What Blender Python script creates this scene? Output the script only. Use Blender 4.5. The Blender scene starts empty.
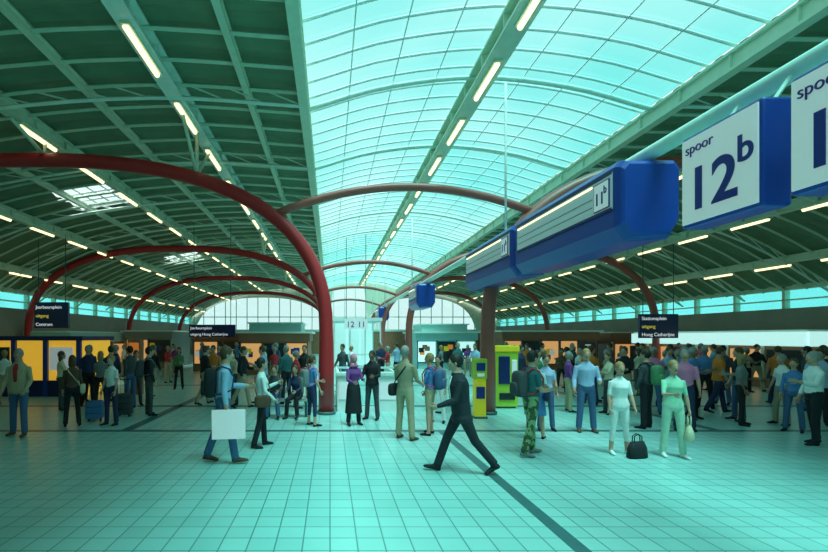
import bpy, math, random
import numpy as np
from mathutils import Vector, Matrix
random.seed(7)
rad=math.radians
scn=bpy.context.scene
scn.view_settings.view_transform='Standard'
COL=scn.collection

# ---------------------------------------------------------------- materials
MATS={}
def mat(name,col,rough=.6,metal=0,emit=0,noise=.12,nscale=6,spec=.5,ecol=None):
    if name in MATS: return MATS[name]
    m=bpy.data.materials.new(name); m.use_nodes=True
    nt=m.node_tree; b=nt.nodes['Principled BSDF']
    b.inputs['Roughness'].default_value=rough
    b.inputs['Metallic'].default_value=metal
    b.inputs['Specular IOR Level'].default_value=spec
    c=(col[0],col[1],col[2],1)
    if noise>0:
        tc=nt.nodes.new('ShaderNodeTexCoord'); n=nt.nodes.new('ShaderNodeTexNoise')
        n.inputs['Scale'].default_value=nscale; n.inputs['Detail'].default_value=3
        nt.links.new(tc.outputs['Object'],n.inputs['Vector'])
        mx=nt.nodes.new('ShaderNodeMix'); mx.data_type='RGBA'
        mx.inputs[6].default_value=tuple(x*(1-noise) for x in col)+(1,)
        mx.inputs[7].default_value=tuple(min(1,x*(1+noise)) for x in col)+(1,)
        if noise>.5:
            r=nt.nodes.new('ShaderNodeMath'); r.operation='GREATER_THAN'; r.inputs[1].default_value=.5
            nt.links.new(n.outputs['Fac'],r.inputs[0]); nt.links.new(r.outputs[0],mx.inputs[0])
        else: nt.links.new(n.outputs['Fac'],mx.inputs[0])
        nt.links.new(mx.outputs[2],b.inputs['Base Color'])
    else: b.inputs['Base Color'].default_value=c
    if emit>0:
        e=ecol or col
        b.inputs['Emission Color'].default_value=(e[0],e[1],e[2],1); b.inputs['Emission Strength'].default_value=emit
    MATS[name]=m; return m
def glass(name,col,gloss=.06,nz=.0):
    m=bpy.data.materials.new(name); m.use_nodes=True; nt=m.node_tree
    for n in list(nt.nodes): nt.nodes.remove(n)
    o=nt.nodes.new('ShaderNodeOutputMaterial'); t=nt.nodes.new('ShaderNodeBsdfTransparent')
    g=nt.nodes.new('ShaderNodeBsdfGlossy'); g.inputs['Roughness'].default_value=.15
    mx=nt.nodes.new('ShaderNodeMixShader'); mx.inputs[0].default_value=gloss
    t.inputs['Color'].default_value=col+(1,)
    if nz>0:
        tc=nt.nodes.new('ShaderNodeTexCoord'); n=nt.nodes.new('ShaderNodeTexNoise')
        n.inputs['Scale'].default_value=.16; n.inputs['Detail'].default_value=2
        nt.links.new(tc.outputs['Object'],n.inputs['Vector'])
        r=nt.nodes.new('ShaderNodeValToRGB')
        r.color_ramp.elements[0].position=.35; r.color_ramp.elements[1].position=.68
        r.color_ramp.elements[0].color=(col[0]*(1-nz),col[1]*(1-nz*.3),col[2]*(1-nz*.35),1)
        r.color_ramp.elements[1].color=(min(1,col[0]*(1+nz)),col[1],col[2],1)
        nt.links.new(n.outputs['Fac'],r.inputs[0]); nt.links.new(r.outputs[0],t.inputs['Color'])
    nt.links.new(t.outputs[0],mx.inputs[1]); nt.links.new(g.outputs[0],mx.inputs[2]); nt.links.new(mx.outputs[0],o.inputs[0])
    MATS[name]=m; return m

mat('roof_deck',(.17,.27,.17),.6,noise=.25,nscale=1.5)
mat('steel_green',(.62,.76,.60),.45)
mat('steel_pale',(.72,.88,.80),.4)
mat('steel_dark',(.05,.13,.13),.5)
mat('arch_red',(.52,.03,.035),.35,noise=.1)
mat('arch_brown',(.40,.11,.09),.4)
mat('rib_white',(.86,.95,.93),.4)
glass('skylight_glass',(.40,.94,.91),.04,.4)
glass('clear_glass',(.88,.98,.97),.08)
glass('side_glass',(.45,.95,.94),.08)
mat('tube_light',(1,.86,.6),.4,emit=1.9,noise=0,ecol=(1,.80,.42))
mat('sign_blue',(.012,.06,.36),.3,noise=.08)
mat('sign_navy',(.008,.02,.12),.35)
mat('sign_white',(.62,.74,.78),.35,emit=.2,noise=.03,ecol=(.9,1,1))
mat('sign_grey',(.5,.62,.64),.35,emit=.12,noise=.03)
mat('ink_navy',(.01,.03,.25),.4,noise=0)
mat('ink_black',(.01,.015,.02),.4,noise=0)
mat('ink_white',(.9,.95,1),.4,noise=0,emit=.5)
mat('ink_yellow',(.9,.75,.1),.4,noise=0,emit=.4)
mat('wall_grey',(.26,.30,.28),.7,noise=.2,nscale=1)
mat('wall_brown',(.34,.16,.09),.6,noise=.2,nscale=2)
mat('wall_teal',(.35,.66,.66),.5)
mat('wall_white',(.85,.9,.9),.5)
mat('shop_dark',(.02,.04,.045),.3)
mat('shop_glow_warm',(.7,.38,.15),.5,emit=.5,ecol=(1,.5,.18))
mat('shop_glow_cyan',(.6,.95,.95),.5,emit=.75,ecol=(.6,1,.97))
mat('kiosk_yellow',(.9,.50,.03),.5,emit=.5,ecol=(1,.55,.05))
mat('validator_yellow',(.85,.70,.03),.4,emit=.1,ecol=(1,.75,.02))
mat('lime',(.40,.6,.05),.4,emit=.03)
mat('poster_orange',(.8,.25,.05),.5,emit=.3,ecol=(1,.3,.05))
mat('bench_metal',(.5,.6,.6),.3,metal=.6)
mat('band',(.05,.15,.16),.35,noise=.2)

# floor
def floor_mat():
    m=bpy.data.materials.new('floor_tiles'); m.use_nodes=True; nt=m.node_tree; b=nt.nodes['Principled BSDF']
    tc=nt.nodes.new('ShaderNodeTexCoord')
    br=nt.nodes.new('ShaderNodeTexBrick'); br.offset=0; br.squash=1
    br.inputs['Scale'].default_value=1; br.inputs['Brick Width'].default_value=.27; br.inputs['Row Height'].default_value=.27
    br.inputs['Mortar Size'].default_value=.008; br.inputs['Mortar Smooth'].default_value=.3
    br.inputs['Color1'].default_value=(.42,.74,.71,1); br.inputs['Color2'].default_value=(.36,.67,.64,1); br.inputs['Mortar'].default_value=(.12,.29,.28,1)
    nt.links.new(tc.outputs['Object'],br.inputs['Vector'])
    n=nt.nodes.new('ShaderNodeTexNoise'); n.inputs['Scale'].default_value=.35; n.inputs['Detail'].default_value=4
    nt.links.new(tc.outputs['Object'],n.inputs['Vector'])
    r=nt.nodes.new('ShaderNodeValToRGB'); r.color_ramp.elements[0].color=(.78,.83,.83,1); r.color_ramp.elements[1].color=(1,1,1,1)
    r.color_ramp.elements[0].position=.3; r.color_ramp.elements[1].position=.7
    nt.links.new(n.outputs['Fac'],r.inputs[0])
    mx=nt.nodes.new('ShaderNodeMix'); mx.data_type='RGBA'; mx.blend_type='MULTIPLY'; mx.inputs[0].default_value=1
    nt.links.new(br.outputs['Color'],mx.inputs[6]); nt.links.new(r.outputs[0],mx.inputs[7]); nt.links.new(mx.outputs[2],b.inputs['Base Color'])
    b.inputs['Roughness'].default_value=.3
    bp=nt.nodes.new('ShaderNodeBump'); bp.inputs['Strength'].default_value=.12; bp.inputs['Distance'].default_value=.01; bp.invert=True
    nt.links.new(br.outputs['Fac'],bp.inputs['Height']); nt.links.new(bp.outputs[0],b.inputs['Normal'])
    MATS['floor_tiles']=m
floor_mat()

# ---------------------------------------------------------------- mesh builder
class MB:
    def __init__(s): s.v=[];s.f=[];s.m=[];s.ml=[]
    def mi(s,m):
        if m not in s.ml: s.ml.append(m)
        return s.ml.index(m)
    def add(s,vs,fs,m):
        o=len(s.v); s.v+= [tuple(v) for v in vs]; k=s.mi(m)
        for f in fs: s.f.append(tuple(i+o for i in f)); s.m.append(k)
    def box(s,x0,x1,y0,y1,z0,z1,m):
        vs=[(x,y,z) for z in (z0,z1) for y in (y0,y1) for x in (x0,x1)]
        s.add(vs,[(0,2,3,1),(4,5,7,6),(0,1,5,4),(2,6,7,3),(0,4,6,2),(1,3,7,5)],m)
    def loft(s,rings,m,cap=True):
        n=len(rings[0]); vs=[p for r in rings for p in r]; fs=[]
        for i in range(len(rings)-1):
            for j in range(n):
                k=(j+1)%n; fs.append((i*n+j,i*n+k,(i+1)*n+k,(i+1)*n+j))
        if cap:
            fs.append(tuple(range(n-1,-1,-1))); fs.append(tuple((len(rings)-1)*n+j for j in range(n)))
        s.add(vs,fs,m)
    def ell(s,cs,rx,ry,ux,uy,m,seg=12):
        ux=Vector(ux);uy=Vector(uy)
        s.loft([[Vector(c)+ux*(a*math.cos(t))+uy*(b*math.sin(t)) for t in [2*math.pi*j/seg for j in range(seg)]] for c,a,b in zip(cs,rx,ry)],m)
    def tube(s,ps,rs,m,seg=10,cap=True):
        ps=[Vector(p) for p in ps]
        if not hasattr(rs,'__len__'): rs=[rs]*len(ps)
        rings=[];u=None
        for i,p in enumerate(ps):
            a=ps[max(0,i-1)];b=ps[min(len(ps)-1,i+1)];t=(b-a).normalized()
            if u is None:
                u=t.cross(Vector((0,0,1)));
                if u.length<.1: u=t.cross(Vector((0,1,0)))
            u=(u-t*u.dot(t)).normalized(); w=t.cross(u)
            rings.append([p+(u*math.cos(2*math.pi*j/seg)+w*math.sin(2*math.pi*j/seg))*rs[i] for j in range(seg)])
        s.loft(rings,m,cap)
    def sph(s,c,r,m,nu=12,nv=8,e=1.0,M=None,fn=None):
        c=Vector(c); vs=[]
        sg=lambda a:(abs(a)**e)*(1 if a>=0 else -1)
        for i in range(nv+1):
            ph=-math.pi/2+math.pi*i/nv
            for j in range(nu):
                th=2*math.pi*j/nu
                d=Vector((sg(math.cos(ph))*sg(math.cos(th)),sg(math.cos(ph))*sg(math.sin(th)),sg(math.sin(ph))))
                p=Vector((d.x*r[0],d.y*r[1],d.z*r[2]))
                if fn: p=fn(d,p)
                if M is not None: p=M@p
                vs.append(c+p)
        fs=[(i*nu+j,i*nu+(j+1)%nu,(i+1)*nu+(j+1)%nu,(i+1)*nu+j) for i in range(nv) for j in range(nu)]
        s.add(vs,fs,m)
    def mesh(s,name,smooth=False):
        me=bpy.data.meshes.new(name); me.from_pydata([tuple(v) for v in s.v],[],s.f)
        for m in s.ml: me.materials.append(MATS[m])
        me.polygons.foreach_set('material_index',s.m)
        if smooth: me.polygons.foreach_set('use_smooth',[True]*len(s.f))
        me.update(); return me
    def obj(s,name,smooth=False,parent=None,bevel=0):
        o=bpy.data.objects.new(name,s.mesh(name,smooth)); COL.objects.link(o)
        if bevel:
            b=o.modifiers.new('bev','BEVEL'); b.width=bevel; b.segments=2; b.limit_method='ANGLE'
        if parent: o.parent=parent
        return o
def text(s,loc,size,m,rot,parent=None,name='lettering',align='LEFT',bold=0):
    c=bpy.data.curves.new(name,'FONT'); c.body=s; c.size=size; c.extrude=.004; c.align_x=align; c.offset=bold
    c.materials.append(MATS[m]); o=bpy.data.objects.new(name,c); COL.objects.link(o)
    o.location=loc; o.rotation_euler=rot
    if parent: o.parent=parent
    return o
RW=(rad(90),0,rad(-90))   # lettering on a face looking toward -X
RF=(rad(90),0,0)          # lettering on a face looking toward -Y

# ---------------------------------------------------------------- hall
Y0,Y1=-9,54
XL,XR=-16.5,20
SL,SR=-.6,8.0
def lerp_pts(pts,x):
    for i in range(len(pts)-1):
        if pts[i][0]<=x<=pts[i+1][0]:
            p0=pts[max(0,i-1)];p1=pts[i];p2=pts[i+1];p3=pts[min(len(pts)-1,i+2)]
            t=(x-p1[0])/(p2[0]-p1[0]); h=p2[0]-p1[0]
            m1=(p2[1]-p0[1])/(p2[0]-p0[0])*h; m2=(p3[1]-p1[1])/(p3[0]-p1[0])*h
            return (2*t**3-3*t*t+1)*p1[1]+(t**3-2*t*t+t)*m1+(-2*t**3+3*t*t)*p2[1]+(t**3-t*t)*m2
    return pts[0][1] if x<pts[0][0] else pts[-1][1]
RL=[(-16.5,4.45),(-15,5.5),(-12,6.85),(-8,7.65),(-4,7.95),(-.6,7.75)]
RS=[(-.6,7.75),(1.3,8.3),(3.65,8.55),(6,8.3),(8.0,7.75)]
RR=[(8.0,7.75),(11,7.65),(14,7.1),(17,6.0),(20,4.2)]
def roof(x):
    if x<=SL: return lerp_pts(RL,x)
    if x<=SR: return lerp_pts(RS,x)
    return lerp_pts(RR,x)

mb=MB(); mb.box(XL-1,XR+1,Y0-1,Y1+1,-.2,0,'floor_tiles'); mb.obj('floor')
mb=MB()
mb.box(XL,XR,9.75,9.92,0,.003,'band'); mb.box(XL,XR,13.2,13.5,0,.003,'band')
mb.box(2.34,2.5,Y0,9.75,0,.003,'band'); mb.box(-4.6,-4.35,9.92,40,0,.003,'band'); mb.box(8.4,8.6,9.92,40,0,.003,'band')
mb.box(XL,XR,19,19.3,0,.003,'band')
mb.obj('trim_1')

def roof_mesh(name,xa,xb,nx,holes):
    mb=MB(); xs=[xa+(xb-xa)*i/nx for i in range(nx+1)]
    dy=.14; ny=int((Y1-Y0)/dy); vs=[];fs=[]
    for j in range(ny+1):
        y=Y0+j*dy; o=.05 if (j//2)%2 else 0
        for x in xs: vs.append((x,y,roof(x)+o))
    for j in range(ny):
        for i in range(nx):
            xc=(xs[i]+xs[i+1])/2; yc=Y0+(j+.5)*dy
            if any(a<xc<b and c<yc<d for a,b,c,d in holes): continue
            a=j*(nx+1)+i; fs.append((a,a+nx+1,a+nx+2,a+1))
    mb.add(vs,fs,'roof_deck'); return mb.obj(name)
holes=[(-10,-8,16.4,18.6),(-10.6,-8.6,29,31.6)]
roof_mesh('ceiling',XL-.3,SL,32,holes)
roof_mesh('ceiling_east',SR,XR+.3,26,[])
mb=MB()
for a,b,c,d in holes:
    x0,x1=a-.1,b+.1
    mb.add([(x0,c,roof(x0)+.2),(x1,c,roof(x1)+.2),(x1,d,roof(x1)+.2),(x0,d,roof(x0)+.2)],[(0,1,2,3)],'clear_glass')
    for k in range(5):
        x=a+(b-a)*k/4; mb.tube([(x,c,roof(x)+.1),(x,d,roof(x)+.1)],.04,'rib_white',6)
    for k in range(4):
        y=c+(d-c)*k/3; mb.tube([(x0,y,roof(x0)+.1),(x1,y,roof(x1)+.1)],.04,'rib_white',6)
mb.obj('window_roof_hatch')
mb=MB(); nx=16; xs=[SL+(SR-SL)*i/nx for i in range(nx+1)]
mb.add([(x,y,roof(x)+.06) for y in (Y0,Y1) for x in xs],[(i,i+nx+1,i+nx+2,i+1) for i in range(nx)],'skylight_glass')
mb.obj('window_skylight')
mb=MB(); y=Y0
while y<Y1:
    mb.tube([(x,y,roof(x)) for x in xs],.034,'rib_white',5); y+=.66
y=Y0+.3
while y<Y1:
    mb.tube([(x,y,roof(x)-.1) for x in xs],.06,'steel_pale',6); y+=3.96
for k in range(1,8):
    x=SL+(SR-SL)*k/8
    if k!=4: mb.tube([(x,Y0,roof(x)-.01),(x,Y1,roof(x)-.01)],.016,'rib_white',5)
mb.obj('skylight_glazing_bars',True)

def beam(x,deep,w,m,name,lamps=True,off=0):
    z=roof(x); mb=MB(); e=.05
    zt=z-.05; zb=z-.05-deep
    mb.box(x-w/2,x+w/2,Y0,Y1,zt-e,zt,m); mb.box(x-w/2,x+w/2,Y0,Y1,zb,zb+e,m); mb.box(x-.03,x+.03,Y0,Y1,zb+e,zt-e,m)
    y=Y0+1
    while y<Y1:
        mb.box(x-w/2+.02,x+w/2-.02,y,y+.03,zb+e,zt-e,m); y+=1.3
    o=mb.obj(name)
    if lamps:
        mb=MB(); y=Y0+.6+off
        while y<Y1-1:
            mb.box(x-.09,x+.09,y-.04,y+1.49,zb-.06,zb,'steel_green')
            mb.tube([(x,y,zb-.085),(x,y+1.45,zb-.085)],.055,'tube_light',8); y+=2.6
        mb.obj('strip_lamp_row',parent=o)
beam(3.65,.42,.46,'steel_green','roof_beam')
beam(-3.55,.38,.36,'steel_pale','roof_beam',off=.6)
beam(-7.6,.35,.26,'steel_green','roof_beam',off=1.2)
beam(-11.9,.35,.26,'steel_green','roof_beam',off=.3)
beam(-15,.3,.2,'steel_green','roof_beam',off=.9)
beam(11.2,.35,.26,'steel_green','roof_beam',off=1.5)
beam(15.4,.35,.26,'steel_green','roof_beam',off=.8)
beam(18.2,.3,.2,'steel_green','roof_beam',off=.2)
for x in (SL,SR): beam(x,.4,.22,'steel_green','skylight_edge_beam',False)
beam(-1.9,.2,.14,'steel_green','roof_stringer',False); beam(-5.6,.2,.12,'steel_green','roof_stringer',False); beam(-9.7,.2,.12,'steel_green','roof_stringer',False); beam(9.6,.2,.12,'steel_green','roof_stringer',False)

def purl(name,xa,xb,n,step):
    mb=MB(); y=Y0+.3; k=0
    while y<Y1:
        xs=[xa+(xb-xa)*i/n for i in range(n+1)]
        mb.tube([(x,y,roof(x)-.12) for x in xs],.05,'steel_green',4)
        if k%4==0:
            mb.tube([(x,y,roof(x)-.42) for x in xs],.05,'steel_pale',4)
            for i in range(n):
                x=xs[i];x2=xs[i+1]
                mb.tube([(x,y,roof(x)-.12),(x2,y,roof(x2)-.42)],.022,'steel_pale',4)
        y+=step;k+=1
    mb.obj(name)
purl('roof_purlins',XL,SL,18,.95); purl('roof_purlins',SR,XR,14,.95)

def sup(t,n=2.5):
    c,s=math.cos(t),math.sin(t)
    return (abs(c)**(2/n))*(1 if c>=0 else -1),abs(s)**(2/n)
def arch(cx,a,b,y,r0,m,name,feet=True):
    mb=MB(); pts=[(cx+a,y,0),(cx+a,y,1.2)]
    for i in range(0,41):
        X,Z=sup(math.pi*i/40); pts.append((cx+a*X,y,2.05+b*Z))
    pts+=[(cx-a,y,1.2),(cx-a,y,0)]
    mb.tube(pts,[r0*1.12]*2+[r0]*(len(pts)-4)+[r0*1.12]*2,m,16)
    for s in (1,-1):
        mb.tube([(cx+s*a,y,0),(cx+s*a,y,.08)],r0*1.35,'steel_dark',16)
    for bx in (-11.9,-7.6,-3.55,11.2,15.4):
        if abs(bx-cx)<a*.93:
            zz=2.05+b*(1-(abs(bx-cx)/a)**2.5)**.4
            for d in (-1.3,1.3): mb.tube([(bx,y,zz+.1),(bx,y+d,roof(bx)-.42)],.05,'steel_green',6)
            mb.tube([(bx,y,zz),(bx,y,roof(bx)-.42)],.05,'steel_green',6)
    return mb.obj(name,True)
CXR=4.2+6.6
for y in (12,24,36,48):
    arch(-8.1,8,4.72,y,.185,'arch_red','roof_arch')
    arch(CXR,6.6,4.72,y,.18,'arch_brown','roof_arch')
    mb=MB(); pts=[]
    for i in range(17):
        t=i/16; x=-1.45+(5.55+1.45)*t; pts.append((x,y,5.33+.72*(1-(2*t-1)**2)))
    mb.tube(pts,.11,'arch_brown',12); mb.obj('tie_arch',True)

# sign rail
mb=MB(); mb.tube([(4.45,Y0,4.60),(4.45,48,4.60)],.10,'steel_pale',14)
for y in (-6,11.4,24.4,36.4,47):
    mb.tube([(4.45,y,4.6),(4.45,y,roof(4.45)-.02)],.03,'rib_white',6)
mb.obj('sign_rail',True)

# walls
mb=MB()
mb.box(XL-.3,XL,Y0,Y1,0,3.55,'wall_grey')
y=Y0
while y<Y1:
    mb.box(XL-.25,XL,y,y+.12,3.55,4.6,'steel_green'); y+=2.4
mb.box(XL-.3,XL,Y0,Y1,4.35,4.6,'steel_green'); mb.box(XL-.3,XL,Y0,Y1,3.9,3.95,'steel_green'); mb.obj('wall_left')
mb=MB(); mb.box(XL-.2,XL-.18,Y0,Y1,3.55,4.35,'side_glass'); mb.obj('window_1')
mb=MB()
mb.box(XR,XR+.3,Y0,Y1,0,3.3,'wall_grey')
y=Y0
while y<Y1:
    mb.box(XR,XR+.25,y,y+.12,3.3,4.3,'steel_green'); y+=2.4
mb.box(XR,XR+.3,Y0,Y1,4.1,4.35,'steel_green'); mb.box(XR,XR+.3,Y0,Y1,3.65,3.7,'steel_green'); mb.obj('wall_right')
mb=MB(); mb.box(XR+.18,XR+.2,Y0,Y1,3.3,4.1,'side_glass'); mb.obj('window_2')
mb=MB(); mb.box(XL,XR,Y0-.3,Y0,0,3,'wall_white')
xs=[XL+(XR-XL)*i/40 for i in range(41)]
mb.add([(x,Y0,z) for x in xs for z in (3,roof(x)+.1)],[(2*i,2*i+1,2*i+3,2*i+2) for i in range(40)],'wall_white'); mb.obj('wall_back')
mb=MB(); mb.box(XL,-.1,Y1,Y1+.3,0,2.7,'wall_brown'); mb.box(4.2,XR,Y1,Y1+.3,0,2.7,'wall_brown')
mb.box(XL,-.1,Y1-.05,Y1+.3,2.7,2.95,'steel_pale');mb.box(4.2,XR,Y1-.05,Y1+.3,2.7,2.95,'steel_pale')
def az(x,cx,a):
    t=abs(x-cx)/a
    return 2.05+4.72*(1-t**2.5)**.4 if t<1 else 2.05
N=80; xs=[XL-.3+(XR-XL+.6)*i/N for i in range(N+1)]
vs=[]
for i,x in enumerate(xs):
    if x<-.1: lo=max(2.9,az(x,-8.1,8))
    elif x>4.2: lo=max(2.9,az(x,CXR,6.6))
    else: lo=roof(x)-.3
    vs+=[(x,Y1,lo),(x,Y1,roof(x)+.15)]
mb.add(vs,[(2*i,2*i+1,2*i+3,2*i+2) for i in range(N)],'steel_green')
x=XL
while x<XR:
    mb.box(x,x+.09,Y1-.02,Y1+.1,(0 if -.1<x<4.2 else 2.9),roof(x),'steel_pale'); x+=1.3
mb.box(-.1,4.2,Y1-.02,Y1+.1,2.7,2.95,'steel_pale'); mb.box(XL,XR,Y1-.02,Y1+.08,4.4,4.5,'steel_pale')
mb.obj('wall_far')
mb=MB(); mb.box(XL,XR,Y1+.12,Y1+.14,0,8.6,'clear_glass'); mb.obj('window_3')

# ---------------------------------------------------------------- station signs on the rail
def board(y0,y1,lab):
    prof=[(3.9,4.38),(3.97,4.47),(4.68,4.47),(4.75,4.38),(4.75,3.62),(4.62,3.4),(4.05,3.36),(3.9,3.56)]
    def sc(k):
        cx,cz=4.32,3.92
        return [(cx+(x-cx)*k,z if k==1 else cz+(z-cz)*k) for x,z in prof]
    mb=MB()
    rings=[]
    for y,k in ((y0,.84),(y0+.03,.92),(y0+.08,.97),(y0+.14,1),(y1-.05,1),(y1,.95)): rings.append([(a,y,b) for a,b in sc(k)])
    mb.loft(rings,'sign_blue')
    mb.box(3.885,3.91,y0+.16,y1-.16,3.82,4.33,'sign_grey')
    mb.box(3.878,3.89,y0+.16,y1-.16,4.30,4.35,'sign_navy'); mb.box(3.878,3.89,y0+.16,y1-.16,3.80,3.84,'sign_navy')
    mb.box(3.874,3.89,y0+.62,y1-.2,4.245,4.27,'tube_light')
    mb.box(3.879,3.887,y0+.62,y1-.2,4.08,4.088,'steel_dark'); mb.box(3.879,3.887,y0+.62,y1-.2,3.96,3.968,'steel_dark')
    for yy in (y0+.6,y1-.6): mb.box(4.38,4.52,yy-.05,yy+.05,4.46,4.50,'steel_pale')
    mb.box(3.872,3.886,y0+.2,y0+.56,3.86,4.26,'ink_navy'); mb.box(3.868,3.876,y0+.215,y0+.545,3.875,4.245,'sign_white')
    o=mb.obj('departure_board')
    text(lab[:2],(3.866,y0+.53,3.95),.24,'ink_navy',RW,o,bold=.004); text(lab[2:],(3.866,y0+.315,4.08),.15,'ink_navy',RW,o,bold=.003)
    return o
board(6.05,9.5,'11b'); board(9.62,13.0,'11b')
board(20.2,22.4,'11a'); board(36,39,'10b')
def spoor(y0,y1,num,let):
    mb=MB(); mb.box(3.92,4.2,y0,y1,3.24,4.24,'sign_blue')
    o=mb.obj('track_number_sign',bevel=.03)
    m2=MB(); m2.box(3.905,3.925,y0+.03,y1-.03,3.28,4.2,'sign_white')
    for yy in (y0+.2,y1-.2): m2.tube([(4.15,yy,4.2),(4.38,yy,4.53)],.02,'steel_pale',6)
    m2.obj('lit_face',parent=o)
    text('spoor',(3.9,y1-.08,4.03),.15,'ink_navy',RW,o)
    text(num,(3.9,y1-.10,3.42),.62,'ink_navy',RW,o,bold=.012)
    text(let,(3.9,y1-.70,3.72),.36,'ink_navy',RW,o,bold=.006)
    return o
spoor(4.08,5.02,'12','b'); spoor(2.85,3.84,'12','a')

def dirsign(x,y,z0,w,h,lines):
    mb=MB(); mb.box(x-w/2,x+w/2,y,y+.15,z0,z0+h,'sign_navy')
    for s in (-.4,.4): mb.tube([(x+s*w,y+.07,z0+h),(x+s*w,y+.07,roof(x)-.1)],.02,'steel_dark',6)
    o=mb.obj('direction_sign',bevel=.02)
    n=len(lines); L=max(len(l) for l in lines); sz=min(h/n*.85,w*.93/(L*.49))
    for i,l in enumerate(lines):
        text(l,(x-w/2+.07,y-.004,z0+h-(i+.75)*h/n),sz,('ink_yellow' if l=='uitgang' else 'ink_white'),RF,o)
dirsign(-12.4,20,2.45,1.5,1.15,['Jaarbeursplein','uitgang','Centrum'])
dirsign(-5.9,22.5,2.05,2.3,.62,['Jaarbeursplein','uitgang Hoog Catharijne'])
dirsign(15.0,20.5,2.0,1.75,1.1,['Stationsplein','uitgang','Hoog Catharijne'])
mb=MB(); mb.box(.9,2.3,27.6,27.75,2.55,3.15,'sign_white')
for x in (1.0,2.2): mb.tube([(x,27.67,3.1),(x,27.67,roof(x)-.1)],.02,'steel_dark',6)
o=mb.obj('platform_sign'); text('12',(1.0,27.59,2.66),.5,'ink_navy',RF,o); text('11',(1.68,27.59,2.66),.5,'ink_navy',RF,o)

# ---------------------------------------------------------------- pavilions / shops
def pavilion(name,x0,x1,y0,y1,h,body,glow,upper=True,fascia='wall_teal',up='wall_teal'):
    mb=MB(); mb.box(x0,x1,y0,y1,0,h,body)
    n=max(2,int((x1-x0)/1.1)); w=(x1-x0)/n
    for i in range(n):
        a=x0+i*w+.08;b=x0+(i+1)*w-.08
        mm=glow if i%3!=1 else 'shop_dark'
        mb.box(a,b,y0-.03,y0+.02,.45,h-.55,mm); mb.box(a-.05,b+.05,y0-.06,y0,.38,.46,'steel_dark')
        mb.box(a-.08,a-.02,y0-.07,y0,0,h-.4,'steel_dark')
        for k in range(4):
            q=random.choice(['poster_orange','sign_white','sign_blue','ink_black','validator_yellow','wall_brown','wall_brown'])
            xx=a+random.random()*(b-a-.35); zz=.6+random.random()*(h-1.6)
            mb.box(xx,xx+.32,y0-.05-.005*k,y0-.02,zz,zz+.3,q)
    mb.box(x0-.1,x1+.1,y0-.12,y1+.1,h-.45,h,fascia)
    mb.box(x0-.25,x1+.25,y0-.3,y1+.25,h,h+.1,'steel_pale')
    if upper:
        mb.box(x0+.4,x1-.4,y0+.5,y1-.4,h+.1,h+.55,up); mb.box(x0+.3,x1-.3,y0+.4,y1-.3,h+.55,h+.62,'steel_pale')
    return mb.obj(name)
pavilion('shop_pavilion',-8.2,-5.2,27,31,2.3,'wall_brown','shop_glow_warm',False,'wall_brown')
pavilion('shop_pavilion',-4.9,-1.2,24.5,29,2.25,'wall_brown','shop_glow_warm',True,'wall_brown')
pavilion('shop_pavilion',5.6,9.4,29,33,2.3,'wall_teal','shop_glow_cyan',True)
pavilion('shop_pavilion',10.4,16,27,31,2.35,'wall_brown','shop_glow_warm',False,'wall_brown')
pavilion('shop_pavilion',-13.6,-10.6,30,34,2.4,'wall_grey','shop_glow_warm',False,'wall_grey')
def sideshop(x0,x1,y0,y1,h,glow,fas):
    mb=MB(); mb.box(x0,x1,y0,y1,0,h,'wall_brown'); s=x0 if x0>0 else x1; d=-1 if x0>0 else 1
    y=y0
    while y<y1-1:
        a,b=sorted((s,s+d*.04)); mb.box(a,b,y+.1,y+1.5,.4,h-.7,random.choice([glow,glow,'shop_dark','poster_orange']))
        a,b=sorted((s,s+d*.08)); mb.box(a,b,y-.02,y+.06,0,h-.5,'steel_pale'); y+=1.65
    a,b=sorted((s-d*.02,s+d*.15)); mb.box(a,b,y0-.05,y1+.05,h-.55,h,fas)
    mb.box(x0-.02,x1+.02,y0-.05,y1+.05,h,h+.08,'steel_pale')
    mb.box(x0+.15,x1-.15,y0-.04,y0,.4,h-.7,glow); mb.box(x0-.02,x1+.02,y0-.1,y0,h-.55,h,fas)
    return mb.obj('storefront')
sideshop(17.6,19.7,16.6,26,2.25,'shop_glow_warm','shop_glow_cyan')
sideshop(17.6,19.7,28,44,2.3,'shop_glow_warm','wall_brown')
sideshop(-16.3,-14,24,44,2.3,'shop_glow_warm','wall_teal')
mb=MB(); mb.box(-13.2,-8.6,15.6,17.6,0,1.95,'kiosk_yellow')
for x in (-13.2,-12.1,-11,-9.9,-8.75): mb.box(x,x+.15,15.5,15.62,0,2.0,'sign_blue')
mb.box(-13.3,-8.5,15.45,17.7,1.93,2.08,'sign_navy'); mb.box(-13.2,-8.6,15.52,15.6,0,.55,'sign_navy')
mb.box(-11.9,-11.1,15.55,15.6,.7,1.7,'shop_dark'); mb.box(-9.7,-8.9,15.55,15.6,.9,1.7,'sign_white')
mb.box(-13.1,-12.3,15.55,15.6,.7,1.6,'poster_orange'); mb.obj('news_kiosk')
mb=MB(); mb.box(-7.2,-6.75,16,16.3,0,1.95,'wall_brown'); mb.box(-7.15,-6.8,15.96,16,.6,1.85,'poster_orange'); mb.box(-7.15,-6.8,15.955,15.97,1.1,1.4,'sign_white'); mb.obj('poster_stand')
mb=MB()
for x in (.25,1.2,2.15,3.1): mb.box(x,x+.08,28,28.08,0,3.1,'rib_white'); mb.box(x,x+.08,33,33.08,0,3.1,'rib_white')
mb.box(.2,3.25,27.95,33.1,3.05,3.25,'rib_white'); mb.box(.25,3.18,28.02,28.06,.9,1.0,'rib_white')
mb.box(.3,3.1,28.03,28.05,0,3.05,'clear_glass'); mb.box(.3,3.1,33,33.02,0,3.05,'shop_glow_cyan')
mb.obj('door_1')
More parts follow.
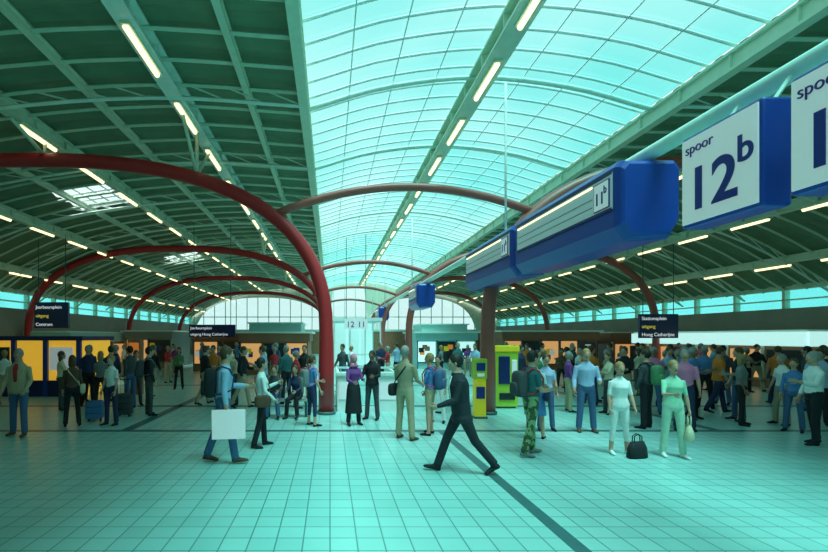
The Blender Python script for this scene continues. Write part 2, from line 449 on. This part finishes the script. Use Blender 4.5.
# stair balustrade
mb=MB()
for (xa,xb) in ((.2,.62),(1.3,2.0)):
    mb.box(xa,xb,12.3,12.7,0,1.0,'wall_white'); mb.box(xa-.03,xb+.03,12.25,12.75,1.0,1.07,'steel_pale'); mb.box(xa+.05,xb-.05,12.28,12.3,.35,.8,'sign_white')
mb.box(.62,1.3,12.45,12.5,.1,.95,'clear_glass'); mb.box(.62,1.3,12.42,12.53,0,.12,'wall_white')
mb.tube([(.2,12.48,1.2),(2.0,12.48,1.2)],.03,'bench_metal',8)
for x in (.3,1.0,1.9): mb.tube([(x,12.48,.95),(x,12.48,1.2)],.02,'bench_metal',6)
mb.box(.2,.28,12.7,16,0,1.0,'wall_white'); mb.box(1.92,2.0,12.7,16,0,1.0,'wall_white')
mb.obj('stair_balustrade')
def bin_(x,y):
    mb=MB(); mb.tube([(x,y,.06),(x,y,.1),(x,y,.85),(x,y,.9)],[.18,.22,.22,.18],'wall_white',14); mb.tube([(x,y,0),(x,y,.08)],.1,'steel_dark',10)
    mb.tube([(x,y,.9),(x,y,.98)],[.24,.12],'steel_dark',14); mb.obj('litter_bin',True)
bin_(2.95,12.2)
def validator(x,y):
    mb=MB(); mb.box(x-.14,x+.14,y-.1,y+.1,.04,1.0,'validator_yellow'); mb.box(x-.17,x+.17,y-.13,y+.13,0,.05,'steel_dark')
    mb.box(x-.16,x+.16,y-.12,y+.12,1.0,1.5,'lime'); mb.box(x-.11,x+.11,y-.135,y-.12,1.2,1.4,'ink_navy'); mb.box(x-.09,x+.09,y-.135,y-.12,1.06,1.14,'sign_white')
    mb.box(x-.11,x+.11,y-.115,y-.1,.5,.8,'ink_navy')
    mb.obj('ticket_validator',bevel=.015)
validator(3.78,11.4)
mb=MB(); mb.box(4.75,5.4,12.9,13.5,.05,1.7,'lime'); mb.box(4.72,5.43,12.87,13.53,1.63,1.8,'validator_yellow'); mb.box(4.83,5.15,12.86,12.9,.7,1.5,'sign_navy'); mb.box(5.2,5.35,12.86,12.9,.9,1.4,'sign_white'); mb.box(4.8,5.35,12.95,13.45,0,.06,'steel_dark'); mb.box(4.85,5.3,12.86,12.9,.25,.45,'ink_black')
mb.obj('vending_machine',bevel=.02)
mb=MB()
for k in range(4): mb.box(-1.75,-.5,11.35+k*.11,11.44+k*.11,.42,.45,'bench_metal')
for x in (-1.6,-.65):
    mb.box(x,x+.06,11.37,11.77,.38,.42,'steel_dark'); mb.box(x,x+.06,11.53,11.6,0,.38,'steel_dark')
mb.obj('bench')

# ---------------------------------------------------------------- people
SK=[(.60,.34,.24),(.48,.27,.19),(.25,.12,.07)]
for i,c in enumerate(SK): mat('skin_%d'%i,c,.55,noise=.05)
CL={'black':(.012,.014,.02),'suit':(.022,.026,.036),'navy':(.02,.035,.1),'jeans':(.06,.13,.27),'white':(.82,.84,.84),'beige':(.45,.36,.24),'khaki':(.35,.3,.2),'blue':(.08,.22,.5),'lightblue':(.35,.5,.72),
'mint':(.35,.7,.5),'palegreen':(.5,.7,.55),'pink':(.75,.22,.42),'red':(.5,.03,.04),'green':(.08,.25,.12),'grey':(.2,.22,.23),'darkgrey':(.06,.07,.08),'brown':(.12,.06,.035),'teal':(.03,.14,.16),'orange':(.7,.2,.03),'cream':(.7,.62,.45),'purple':(.2,.05,.25)}
for k,c in CL.items(): mat('cloth_'+k,c,.85,noise=.18,nscale=14)
mat('cloth_camo',(.16,.25,.12),.85,noise=.6,nscale=11)
HC={'dark':(.02,.014,.01),'brown':(.09,.045,.02),'blond':(.36,.22,.09),'grey':(.30,.29,.28)}
for k,c in HC.items(): mat('hair_'+k,c,.6,noise=.25,nscale=30)
mat('eye_white',(.8,.8,.8),.3,noise=0); mat('iris',(.03,.03,.03),.2,noise=0); mat('lips',(.4,.1,.09),.5,noise=0)

def person_mesh(name,H=1.75,fem=False,skin=0,hair='dark',hstyle='short',top='blue',bot='jeans',shoe='black',sleeve=.5,legs=1.0,hem=None,
    lean=0,L=((0,2,0,3),(0,2,0,3)),A=((5,10,12,0,25),(5,10,12,0,25)),head=(0,0),inner=None,voxel=.02,skirt=None,fat=1.0,tie=False):
    s=H/1.75; sk='skin_%d'%skin; tp='cloth_'+top; bt='cloth_'+bot; sh='cloth_'+shoe; hr='hair_'+hair
    B=MB(); X=MB(); pcs=[]
    Rl=Matrix.Rotation(-rad(lean),4,'X'); piv=Vector((0,0,.95))
    T=lambda p: piv+Rl@(Vector(p)-piv)
    TR=lambda v: Rl@Vector(v)
    if fem: rings=[(.84,.10,.09,0),(.90,.16,.115,-.005),(.96,.168,.12,-.01),(1.08,.125,.098,0),(1.16,.13,.105,.005),(1.28,.15,.128,.012),(1.36,.15,.105,0),(1.42,.115,.085,-.005),(1.465,.065,.065,0),(1.50,.048,.052,0),(1.58,.046,.052,.01)]
    else: rings=[(.84,.10,.09,0),(.90,.155,.112,0),(.98,.162,.118,0),(1.08,.152,.112,0),(1.2,.165,.12,0),(1.32,.182,.125,0),(1.39,.168,.105,-.005),(1.44,.12,.088,-.005),(1.48,.075,.07,0),(1.52,.056,.06,0),(1.58,.054,.06,.01)]
    rings=[(z,a*(fat if z<1.45 else 1),b*(fat if z<1.4 else 1),yo) for z,a,b,yo in rings]
    hz=hem if hem else .96
    if hem and hem<.9:
        rings=[(hem,.185*fat,.14*fat,0),(hem+.05,.185*fat,.14*fat,0)]+[(z,max(a,.165*fat) if z<1.2 else a+.008,b+.012,yo) for z,a,b,yo in rings if z>hem+.07]
    B.ell([T((0,yo,z)) for z,a,b,yo in rings],[r[1] for r in rings],[r[2] for r in rings],(1,0,0),TR((0,1,0)),tp,16)
    shx=.150 if fem else .18; ak=.84 if fem else 1
    pcs.append((T((0,0,1.51)),T((0,0,1.62)),.055,sk))
    pcs.append((T((0,0,hz+.12)),T((0,0,1.36)),.13*fat,tp)); pcs.append((T((-shx*.7,0,1.40)),T((shx*.7,0,1.40)),.07,tp))
    if hz<.93:
        for q in (-.07,.07): pcs.append((T((q,0,hz+.1)),T((q,0,1.1)),.12*fat,tp))
    else: pcs.append((Vector((-.08,0,.90)),Vector((.08,0,.90)),.10,bt))
    if inner:
        X.ell([T((0,.105*fat,1.1)),T((0,.118*fat,1.25)),T((0,.11*fat,1.36)),T((0,.07,1.46))],[.035,.05,.06,.045],[.028]*3+[.02],(1,0,0),TR((0,1,0)),'cloth_'+inner,10)
        X.ell([T((0,.002,1.475)),T((0,.004,1.53))],[.075,.062],[.076,.066],(1,0,0),TR((0,1,0)),'cloth_'+inner,16)
    if tie: X.ell([T((0,.135,1.12)),T((0,.146,1.28)),T((0,.10,1.45))],[.025,.02,.012],[.008]*3,(1,0,0),TR((0,1,0)),'cloth_red',8)
    for side,(a,k,f,ab) in zip((-1,1),L):
        hip=Vector((side*.088,0,.92)); ra,rk=rad(a),rad(a-k); sb=side*math.sin(rad(ab))
        td=Vector((sb,math.sin(ra),-math.cos(ra))).normalized(); sd=Vector((sb,math.sin(rk),-math.cos(rk))).normalized()
        kn=hip+td*.425; an=kn+sd*.42; g=1.0 if not fem else .93
        up=hip-td*.02
        ps=[up,hip+td*.12,hip+td*.28,kn,kn+sd*.12,kn+sd*.28,an-sd*.0]
        loose=.008 if legs>=1 else 0
        rr=[.088*g,.088*g,.074*g,.058*g+loose,.056*g+loose,.046*g+loose*2,.040*g+loose*2.5]
        B.tube(ps,rr,bt,12)
        tot=.425+.42
        cut=legs*tot
        def at(d): return hip+td*d if d<=.425 else kn+sd*(d-.425)
        n=10
        for i in range(n):
            d0=tot*i/n;d1=tot*(i+1)/n
            m=bt if (d0+d1)/2<=cut else sk
            pcs.append((at(d0),at(d1),.07 if d0<.4 else .05,m))
        fr=rad(f); fd=Vector((side*.12,math.cos(fr),math.sin(fr))).normalized(); dn=Vector((0,math.sin(fr),-math.cos(fr)))
        fw=.9 if fem else 1
        h=an+dn*.045-fd*.055
        cs=[h,h+fd*.03,an+dn*.035+fd*.03,an+dn*.048+fd*.10,an+dn*.055+fd*.16,an+dn*.06+fd*.195]
        B.ell(cs,[.028*fw,.036*fw,.038*fw,.045*fw,.042*fw,.024*fw],[.03,.038,.045,.032,.025,.016],(1,0,0),dn,sh,12)
        pcs.append((h,cs[4],.04,sh))
    if skirt:
        m='cloth_'+skirt[0]; z1=skirt[1]
        B.ell([(0,0,1.02),(0,0,.9),(0,0,(z1+.9)/2),(0,0,z1)],[.13,.18,.2,.225],[.1,.13,.16,.18],(1,0,0),(0,1,0),m,16)
        for q in (-.09,0,.09): pcs.append((Vector((q,0,.98)),Vector((q,0,z1+.1)),.135,m))
    hands=[]
    for side,(a,ab,e,inw,grip) in zip((-1,1),A):
        shd=T((side*shx,-.005,1.385)); ra=rad(a-lean*.3); re=rad(a+e-lean*.3)
        ud=Vector((side*math.sin(rad(ab)),math.sin(ra)*math.cos(rad(ab)),-math.cos(ra)*math.cos(rad(ab)))).normalized()
        fd=Vector((-side*inw+side*math.sin(rad(ab))*.4,math.sin(re),-math.cos(re))).normalized()
        el=shd+ud*.28; wr=el+fd*.245
        lo=.008 if sleeve>.55 else 0
        B.tube([shd-ud*.01,shd+ud*.06,shd+ud*.17,el,el+fd*.08,wr-fd*.03,wr+fd*.02],[.052*ak,.054*ak,.047*ak,.040*ak+lo,.041*ak+lo,.029*ak+lo,.026*ak+lo*.5],tp,10)
        tot=.525
        for i in range(10):
            d0=tot*i/10;d1=tot*(i+1)/10
            q=lambda d:(shd+ud*d if d<=.28 else el+fd*(d-.28))
            pcs.append((q(d0),q(d1),.045,tp if (d0+d1)/2<=sleeve*tot else sk))
        n0=Vector((-side,0,0)); n0=(n0-fd*n0.dot(fd))
        if n0.length<.3: n0=Vector((0,0,-1))-fd*fd.z*-1
        n0.normalize(); w=fd.cross(n0)
        if w.y<0: w=-w
        p0=wr; X.ell([p0,p0+fd*.03,p0+fd*.06,p0+fd*.092],[.024*ak,.034*ak,.040*ak,.036*ak],[.019*ak,.017*ak,.015*ak,.012*ak],w,n0,sk,10)
        for i,(off,ln) in enumerate(((.029,.068),(.010,.076),(-.009,.071),(-.027,.056))):
            p=p0+fd*.086+w*off*ak; pts=[p]; ang=0; d=fd
            for kx,fr_ in enumerate((.45,.32,.26)):
                ang+=rad(grip*(1 if kx else .7)); d=fd*math.cos(ang)+n0*math.sin(ang); p=p+d*ln*fr_*ak; pts.append(p)
            X.tube(pts,[.0092,.0085,.0078,.0058],sk,6)
        p=p0+fd*.025+w*.028*ak; d1=(fd*.6+w*.7+n0*.3).normalized(); d2=(fd*.85+w*.2+n0*.45).normalized()
        X.tube([p,p+d1*.035,p+d1*.035+d2*.03,p+d1*.035+d2*.055],[.012,.011,.0095,.007],sk,6)
        hands.append((wr+fd*.11+n0*.02)*s)
    Mh=Rl@Matrix.Rotation(rad(head[0]),4,'Z')@Matrix.Rotation(-rad(head[1]),4,'X')
    nk=T((0,.0,1.56)); Mh3=Mh.to_3x3(); hc=lambda p: nk+Mh3@(Vector(p)+Vector((0,.02,.075)))
    def hf(d,p):
        if d.z<0:
            t=-d.z; p.x*=1-.28*t*t; p.y*=(1-.12*t) if d.y>0 else (1-.35*t)
            if d.y>.2: p.y+=.012*t
        return p
    def sp(c,r,m,nu=10,nv=6,fn=None): X.sph(hc(c),r,m,nu,nv,M=Mh3,fn=fn)
    sp((0,0,0),(.074,.094,.118),sk,18,14,hf)
    for sd in (-1,1):
        sp((sd*.030,.080,.008),(.014,.011,.009),'eye_white'); sp((sd*.030,.0895,.008),(.006,.004,.006),'iris',8,5)
        sp((sd*.031,.086,.026),(.018,.006,.004),hr,8,4); sp((sd*.074,.0,-.005),(.010,.019,.030),sk,8,6)
    X.loft([[hc(q) for q in r] for r in ([(-.006,.085,.015),(.006,.085,.015),(.004,.093,.013),(-.004,.093,.013)],[(-.015,.082,-.028),(.015,.082,-.028),(.009,.112,-.026),(-.009,.112,-.026)],[(-.010,.08,-.036),(.010,.08,-.036),(.006,.1,-.036),(-.006,.1,-.036)])],sk)
    sp((0,.088,-.056),(.023,.009,.006),'lips',10,5); sp((0,.08,-.09),(.022,.018,.018),sk,10,6)
    if hstyle!='bald':
        hm='cloth_pink' if hstyle=='scarf' else hr
        sp((0,-.016,.027),(.084,.1,.114),hm,16,12)
        if hstyle in('long','scarf'):
            X.ell([hc((0,-.02,.05)),hc((0,-.035,-.04)),hc((0,-.045,-.12)),hc((0,-.05,-.19))],[.08,.088,.085,.055],[.07,.062,.048,.02],Mh3@Vector((1,0,0)),Mh3@Vector((0,1,0)),hm,14)
        if hstyle=='scarf':
            X.ell([hc((0,.0,-.09)),hc((0,.0,-.13)),hc((0,-.01,-.19))],[.07,.085,.14],[.075,.085,.1],Mh3@Vector((1,0,0)),Mh3@Vector((0,1,0)),hm,14)
        if hstyle=='bun': sp((0,-.115,.05),(.035,.03,.035),hr)
        if hstyle=='pony': X.tube([hc((0,-.1,.05)),hc((0,-.14,.02)),hc((0,-.14,-.08)),hc((0,-.12,-.15))],[.02,.03,.025,.008],hr,8)
    me=B.mesh('tmp'); ob=bpy.data.objects.new('tmp',me); COL.objects.link(ob)
    r=ob.modifiers.new('r','REMESH'); r.mode='VOXEL'; r.voxel_size=voxel; r.use_smooth_shade=True
    sm=ob.modifiers.new('s','SMOOTH'); sm.iterations=4; sm.factor=.5
    dg=bpy.context.evaluated_depsgraph_get(); ev=ob.evaluated_get(dg); em=bpy.data.meshes.new_from_object(ev)
    nv=len(em.vertices); co=np.empty(nv*3); em.vertices.foreach_get('co',co); co=co.reshape(-1,3)
    fs=[tuple(p.vertices) for p in em.polygons]
    cen=np.array([co[list(f)].mean(0) for f in fs]) if fs else np.zeros((0,3))
    best=np.full(len(fs),9e9); bi=np.zeros(len(fs),int)
    for i,(a,b,rr_,m) in enumerate(pcs):
        a=np.array(a);b=np.array(b);d=b-a;t=np.clip(((cen-a)@d)/(d@d+1e-9),0,1)
        ds=np.linalg.norm(cen-(a+t[:,None]*d),axis=1)-rr_
        w=ds<best; best[w]=ds[w]; bi[w]=i
    bpy.data.objects.remove(ob); bpy.data.meshes.remove(me); bpy.data.meshes.remove(em)
    off=len(X.v); X.v+=[tuple(c) for c in co]
    for f,i in zip(fs,bi): X.f.append(tuple(q+off for q in f)); X.m.append(X.mi(pcs[i][3]))
    arr=np.array(X.v)*s; mz=arr[:,2].min(); arr[:,2]-=mz; X.v=arr.tolist()
    me=X.mesh(name,True)
    hands=[h-Vector((0,0,mz)) for h in hands]
    return me,hands,T,s,mz
def place(name,me,x,y,heading,z=0):
    o=bpy.data.objects.new(name,me); COL.objects.link(o); o.location=(x,y,z); o.rotation_euler=(0,0,rad(heading)); return o

def backpack(parent,T,s,mz,m='cloth_black',m2='cloth_red'):
    b=MB(); f=lambda p:(Vector(T(p))*s-Vector((0,0,mz)))
    b.sph(f((0,-.21,1.2)),(.15*s,.09*s,.22*s),m,16,12,e=.5)
    b.sph(f((0,-.30,1.12)),(.11*s,.04*s,.11*s),m,12,8,e=.5)
    for sd in (-1,1):
        b.tube([f((sd*.1,-.14,1.38)),f((sd*.11,-.06,1.465)),f((sd*.115,.06,1.43)),f((sd*.13,.135,1.3)),f((sd*.15,.11,1.12)),f((sd*.165,-.05,1.05)),f((sd*.12,-.15,1.05))],.014*s,m2,6)
    b.obj('backpack',True,parent)
def shoulderbag(parent,T,s,mz,side=1,m='cloth_black'):
    b=MB(); f=lambda p:(Vector(T(p))*s-Vector((0,0,mz)))
    b.sph(f((side*.23,-.02,.93)),(.06*s,.16*s,.12*s),m,14,10,e=.5)
    b.tube([f((side*.2,.1,.98)),f((side*.1,.145,1.15)),f((-side*.08,.13,1.36)),f((-side*.11,.0,1.46)),f((-side*.06,-.12,1.36)),f((side*.12,-.14,1.12)),f((side*.2,-.1,.98))],.012*s,m,6)
    b.obj('shoulder_bag',True,parent)
def handbag(name,loc,w,h,m,parent=None,handle=.16,rz=0):
    b=MB()
    b.loft([[(w/2*a*k,.06*c*k2,zz) for a,c in ((-1,-.6),(-.6,-1),(.6,-1),(1,-.6),(1,.6),(.6,1),(-.6,1),(-1,.6))] for zz,k,k2 in ((0,.9,1),(.02,1,1.2),(h*.6,.92,1),(h,.72,.4))],m)
    for q in (-.02,.02):
        b.tube([(-w*.22,q,h*.95),(-w*.2,q,h+handle*.7),(0,q,h+handle),(w*.2,q,h+handle*.7),(w*.22,q,h*.95)],.009,m,6)
    o=b.obj(name,True,parent); o.location=loc; o.rotation_euler=(0,0,rz); return o
def suitcase(x,y,m='cloth_navy',rz=0,h=.6):
    b=MB(); b.sph((0,0,h/2+.05),(.2,.12,h/2),m,16,12,e=.3)
    for q in (-.12,.12): b.tube([(q,.06,h),(q,.06,h+.4)],.008,'bench_metal',6)
    b.tube([(-.13,.06,h+.4),(.13,.06,h+.4)],.014,'cloth_black',6)
    for q in (-.13,.13):
        for r in (-.07,.07): b.tube([(q-.012,r,.03),(q+.012,r,.03)],.03,'cloth_black',10)
    for zz in (.2,.35,.5): b.box(-.17,.17,-.125,-.115,zz,zz+.01,'cloth_black')
    o=b.obj('suitcase',True); o.location=(x,y,0); o.rotation_euler=(0,0,rz)

STAND=((0,2,0,4),(3,5,0,4))
me,h,T,s,mz=person_mesh('man',1.80,skin=1,hair='grey',top='beige',bot='jeans',shoe='brown',sleeve=1,hem=.86,inner='red',L=((8,4,0,5),(-4,4,0,5)),A=((12,16,35,.1,30),(5,14,25,.1,30)),voxel=.015)
place('standing_man',me,-6.5,9.4,185)
me,h,T,s,mz=person_mesh('woman',1.62,True,hair='brown',hstyle='long',top='brown',bot='black',sleeve=.9,L=STAND,voxel=.016)
o=place('standing_woman',me,-5.9,10.3,25); shoulderbag(o,T,s,mz,1,'cloth_cream')
me,h,T,s,mz=person_mesh('woman',1.62,True,hair='blond',hstyle='short',top='white',bot='navy',sleeve=.4,L=STAND,voxel=.016)
place('standing_woman',me,-5.1,10.5,160); suitcase(-5.75,11.0,'cloth_blue',.3,.45)
me,h,T,s,mz=person_mesh('man',1.78,hair='dark',top='black',bot='darkgrey',sleeve=1,L=STAND,voxel=.018)
o=place('standing_man',me,-4.75,11.8,-60); backpack(o,T,s,mz,'cloth_darkgrey','cloth_grey'); suitcase(-5.3,11.6,'cloth_darkgrey',.1,.55)
# man with board
me,h,T,s,mz=person_mesh('man',1.88,hair='brown',top='lightblue',bot='jeans',shoe='brown',sleeve=.95,lean=4,L=((-12,8,-12,2),(15,6,4,2)),A=((30,8,60,.25,60),(-2,8,10,0,70)),head=(0,-3),voxel=.013)
o=place('walking_man',me,-1.75,7.35,-74); backpack(o,T,s,mz,'cloth_black','cloth_navy')
hp=h[1]; b=MB(); b.box(-.012,.012,-.24,.28,-.42,.05,'sign_white'); bo=b.obj('poster_board',parent=o); bo.location=hp+Vector((.03,0,0.04)); bo.rotation_euler=(0,rad(4),rad(-8))
me,h,T,s,mz=person_mesh('woman',1.65,True,hair='dark',hstyle='bun',top='white',bot='black',sleeve=1,hem=.9,L=((8,4,0,3),(-8,8,-6,3)),A=((30,8,85,.3,40),(8,14,40,.2,30)),head=(0,-8),voxel=.013)
o=place('standing_woman',me,-1.28,8.4,-70); shoulderbag(o,T,s,mz,1,'cloth_brown')
me,h,T,s,mz=person_mesh('woman',1.62,True,hair='brown',hstyle='pony',top='blue',bot='navy',sleeve=.4,legs=.75,L=STAND,A=((20,10,60,.2,30),(5,12,20,0,30)),voxel=.016)
o=place('standing_woman',me,-.42,10.4,-60); backpack(o,T,s,mz,'cloth_grey','cloth_pink')
me,h,T,s,mz=person_mesh('woman',1.64,True,skin=1,hstyle='scarf',top='purple',bot='black',sleeve=1,skirt=('black',.3),L=STAND,A=((25,8,70,.3,30),(20,10,60,.3,30)),voxel=.016)
place('woman_in_headscarf',me,.55,10.5,200)
me,h,T,s,mz=person_mesh('man',1.70,skin=2,hair='dark',top='black',bot='darkgrey',sleeve=1,hem=.88,L=STAND,A=((20,10,70,.2,30),(20,10,60,.2,30)),voxel=.018)
place('standing_man',me,1.05,11.2,150)
me,h,T,s,mz=person_mesh('man',1.86,hair='grey',top='khaki',bot='beige',shoe='brown',sleeve=.55,L=((3,2,0,5),(0,3,0,5)),A=((15,10,75,.3,30),(10,12,60,.2,30)),head=(20,-8),voxel=.014)
o=place('standing_man',me,1.5,9.0,-40); shoulderbag(o,T,s,mz,-1,'cloth_black')
me,h,T,s,mz=person_mesh('woman',1.70,True,hair='blond',hstyle='short',top='blue',bot='beige',sleeve=.5,legs=.5,L=STAND,A=((15,10,85,.3,30),(5,10,30,0,30)),voxel=.015)
o=place('standing_woman',me,2.1,9.45,60); backpack(o,T,s,mz,'cloth_jeans','cloth_red')
me,h,T,s,mz=person_mesh('woman',1.6,True,hair='dark',hstyle='long',top='grey',bot='white',sleeve=.4,L=STAND,voxel=.018)
place('standing_woman',me,2.6,10.8,150)
# walking suited man
me,h,T,s,mz=person_mesh('man',1.84,hair='dark',top='suit',bot='suit',sleeve=1,hem=.80,inner='white',tie=True,lean=6,L=((-24,16,-26,1),(25,6,11,1)),A=((22,8,50,.15,45),(-20,10,14,0,40)),head=(-5,-4),voxel=.012,fat=1.06)
place('walking_man',me,1.98,6.8,88)
me,h,T,s,mz=person_mesh('man',1.80,hair='dark',top='teal',bot='camo',shoe='grey',sleeve=.42,lean=2,L=((10,8,4,3),(-8,10,-8,3)),A=((10,10,80,.1,40),(10,10,85,.3,40)),voxel=.013,fat=1.06)
o=place('walking_man',me,3.48,7.8,-85); backpack(o,T,s,mz,'cloth_darkgrey','cloth_red')
me,h,T,s,mz=person_mesh('woman',1.66,True,hair='blond',hstyle='short',top='white',bot='white',skirt=('blue',.5),legs=.3,sleeve=.4,L=STAND,voxel=.016)
o=place('standing_woman',me,4.15,9.1,-30); shoulderbag(o,T,s,mz,1,'cloth_navy')
me,h,T,s,mz=person_mesh('woman',1.66,True,hair='brown',hstyle='pony',top='lightblue',bot='jeans',sleeve=.4,L=STAND,voxel=.016)
place('standing_woman',me,4.75,9.9,170)
me,h,T,s,mz=person_mesh('man',1.78,hair='blond',top='lightblue',bot='jeans',shoe='brown',sleeve=.9,L=STAND,A=((10,12,70,.3,30),(5,12,20,0,30)),voxel=.014)
o=place('standing_man',me,5.55,9.75,165)
me,h,T,s,mz=person_mesh('woman',1.60,True,hair='blond',hstyle='short',top='white',bot='white',shoe='white',sleeve=.45,legs=.78,L=((0,2,0,4),(0,3,0,4)),A=((5,12,20,.05,60),(4,10,10,0,60)),fat=1.1,voxel=.013)
o=place('standing_woman',me,5.08,7.9,175)
handbag('handbag',(5.2,7.62,0),.36,.28,'cloth_black',None,.13,.2)
me,h,T,s,mz=person_mesh('woman',1.64,True,hair='blond',hstyle='short',top='mint',bot='palegreen',shoe='white',sleeve=.45,L=((3,3,0,4),(-2,3,0,4)),A=((2,12,10,0,75),(28,12,70,.3,45)),fat=1.05,voxel=.013)
o=place('standing_woman',me,5.87,7.7,168)
hb=handbag('handbag',(0,0,0),.3,.26,'cloth_cream',o,.16,1.2); hb.location=h[0]-Vector((0.0,0,.42))
me,h,T,s,mz=person_mesh('man',1.76,hair='grey',top='pink',bot='navy',sleeve=.5,L=STAND,voxel=.018)
place('standing_man',me,7.8,9.9,150)
me,h,T,s,mz=person_mesh('man',1.76,hair='dark',top='darkgrey',bot='black',sleeve=1,L=STAND,voxel=.018)
o=place('standing_man',me,7.1,10.1,30); backpack(o,T,s,mz,'cloth_green','cloth_black')
me,h,T,s,mz=person_mesh('woman',1.58,True,hair='brown',hstyle='long',top='blue',bot='jeans',sleeve=.9,L=STAND,voxel=.016)
place('standing_woman',me,10.05,9.75,120)
me,h,T,s,mz=person_mesh('man',1.76,hair='grey',top='white',bot='black',sleeve=.9,L=((6,5,0,3),(-6,6,-4,3)),A=((25,8,80,.2,30),(0,10,20,0,30)),voxel=.014)
place('walking_man',me,9.25,8.6,75)
SIT=((84,84,0,4),(80,84,0,5))
for x,top,bot,hd,fem in ((-1.42,'darkgrey','jeans',178,False),(-.85,'navy','black',165,True)):
    me,h,T,s,mz=person_mesh('seated',1.68,fem,hair='brown',hstyle='long' if fem else 'short',top=top,bot=bot,sleeve=1,lean=14,L=SIT,A=((35,6,45,.25,30),(30,8,55,.25,30)),head=(0,-14),voxel=.016)
    o=place('seated_woman' if fem else 'seated_man',me,x,11.62,hd)
VAR=[]
rc=random.Random(3)
tops=['black','white','blue','grey','navy','beige','teal','red','lightblue','green','darkgrey','cream','pink','white','black','khaki','orange','brown','navy','purple']
for i in range(20):
    fem=i%2==1
    walk=i%4==0
    Lg=((15,6,6,2),(-14,12,-16,2)) if walk else ((0,2,0,4),(4,6,0,5))
    am=rc.choice([((5,10,12,0,25),(5,12,15,0,25)),((20,10,70,.3,30),(5,10,15,0,30)),((-12,9,12,0,30),(15,9,20,0,30)),((30,8,80,.3,30),(25,8,80,.3,30))])
    me,h,T,s,mz=person_mesh('pedestrian',1.64 if fem else 1.78,fem,skin=rc.choice([0,0,1,2]),hair=rc.choice(['dark','brown','brown','grey','dark','blond']),hstyle=rc.choice(['long','pony','short','bun']) if fem else 'short',
       top=tops[i],bot=rc.choice(['jeans','black','navy','darkgrey','beige','black']) ,sleeve=rc.choice([.4,.9,1]),hem=rc.choice([None,.86,None]),L=Lg,A=am,voxel=.02,lean=3 if walk else 0)
    VAR.append(me)
crowd=[]
def group(n,xa,xb,ya,yb):
    k=0;tries=0
    while k<n and tries<400:
        tries+=1
        x=rc.uniform(xa,xb);y=rc.uniform(ya,yb)
        if any((x-a)**2+(y-b)**2<.36 for a,b in crowd): continue
        if min(abs(x+.1),abs(x-4.2))<.5 and min(abs(y-q) for q in(12,24,36,48))<.6: continue
        if 0<x<2.2 and 12<y<16.3: continue
        crowd.append((x,y)); k+=1
        place('pedestrian',rc.choice(VAR),x,y,rc.uniform(0,360))
group(9,-8.2,-4.4,12,15.2)
group(14,-8,-2,16.8,23.5)
group(9,-4,-.6,12.6,16)
group(4,-13.5,-9,11.5,15)
group(6,0,3.6,16.5,23)
group(16,5.8,10,11,16.5)
group(20,10,16.8,11.5,20)
group(16,4.8,12,17,26)
group(16,8.5,15,10.4,14)
group(6,-13,-8,20,29)
group(8,12,17,14,22)

# ---------------------------------------------------------------- light
w=bpy.data.worlds.new('sky'); scn.world=w; w.use_nodes=True
bg=w.node_tree.nodes['Background']; bg.inputs['Color'].default_value=(.84,1,1,1); bg.inputs['Strength'].default_value=1.12
sl=bpy.data.lights.new('sun','SUN'); sl.energy=5.4; sl.angle=rad(26); sl.color=(1,.98,.94)
so=bpy.data.objects.new('sun',sl); COL.objects.link(so); so.rotation_euler=(rad(17),rad(8),0); so.location=(0,0,20)

cam=bpy.data.cameras.new('camera'); co=bpy.data.objects.new('camera',cam); COL.objects.link(co)
co.location=(0,0,2.05); co.rotation_euler=(rad(90),0,0)
cam.lens=36*450/828; cam.sensor_width=36; cam.shift_x=.1014; cam.shift_y=.0737; cam.clip_end=200
scn.camera=co
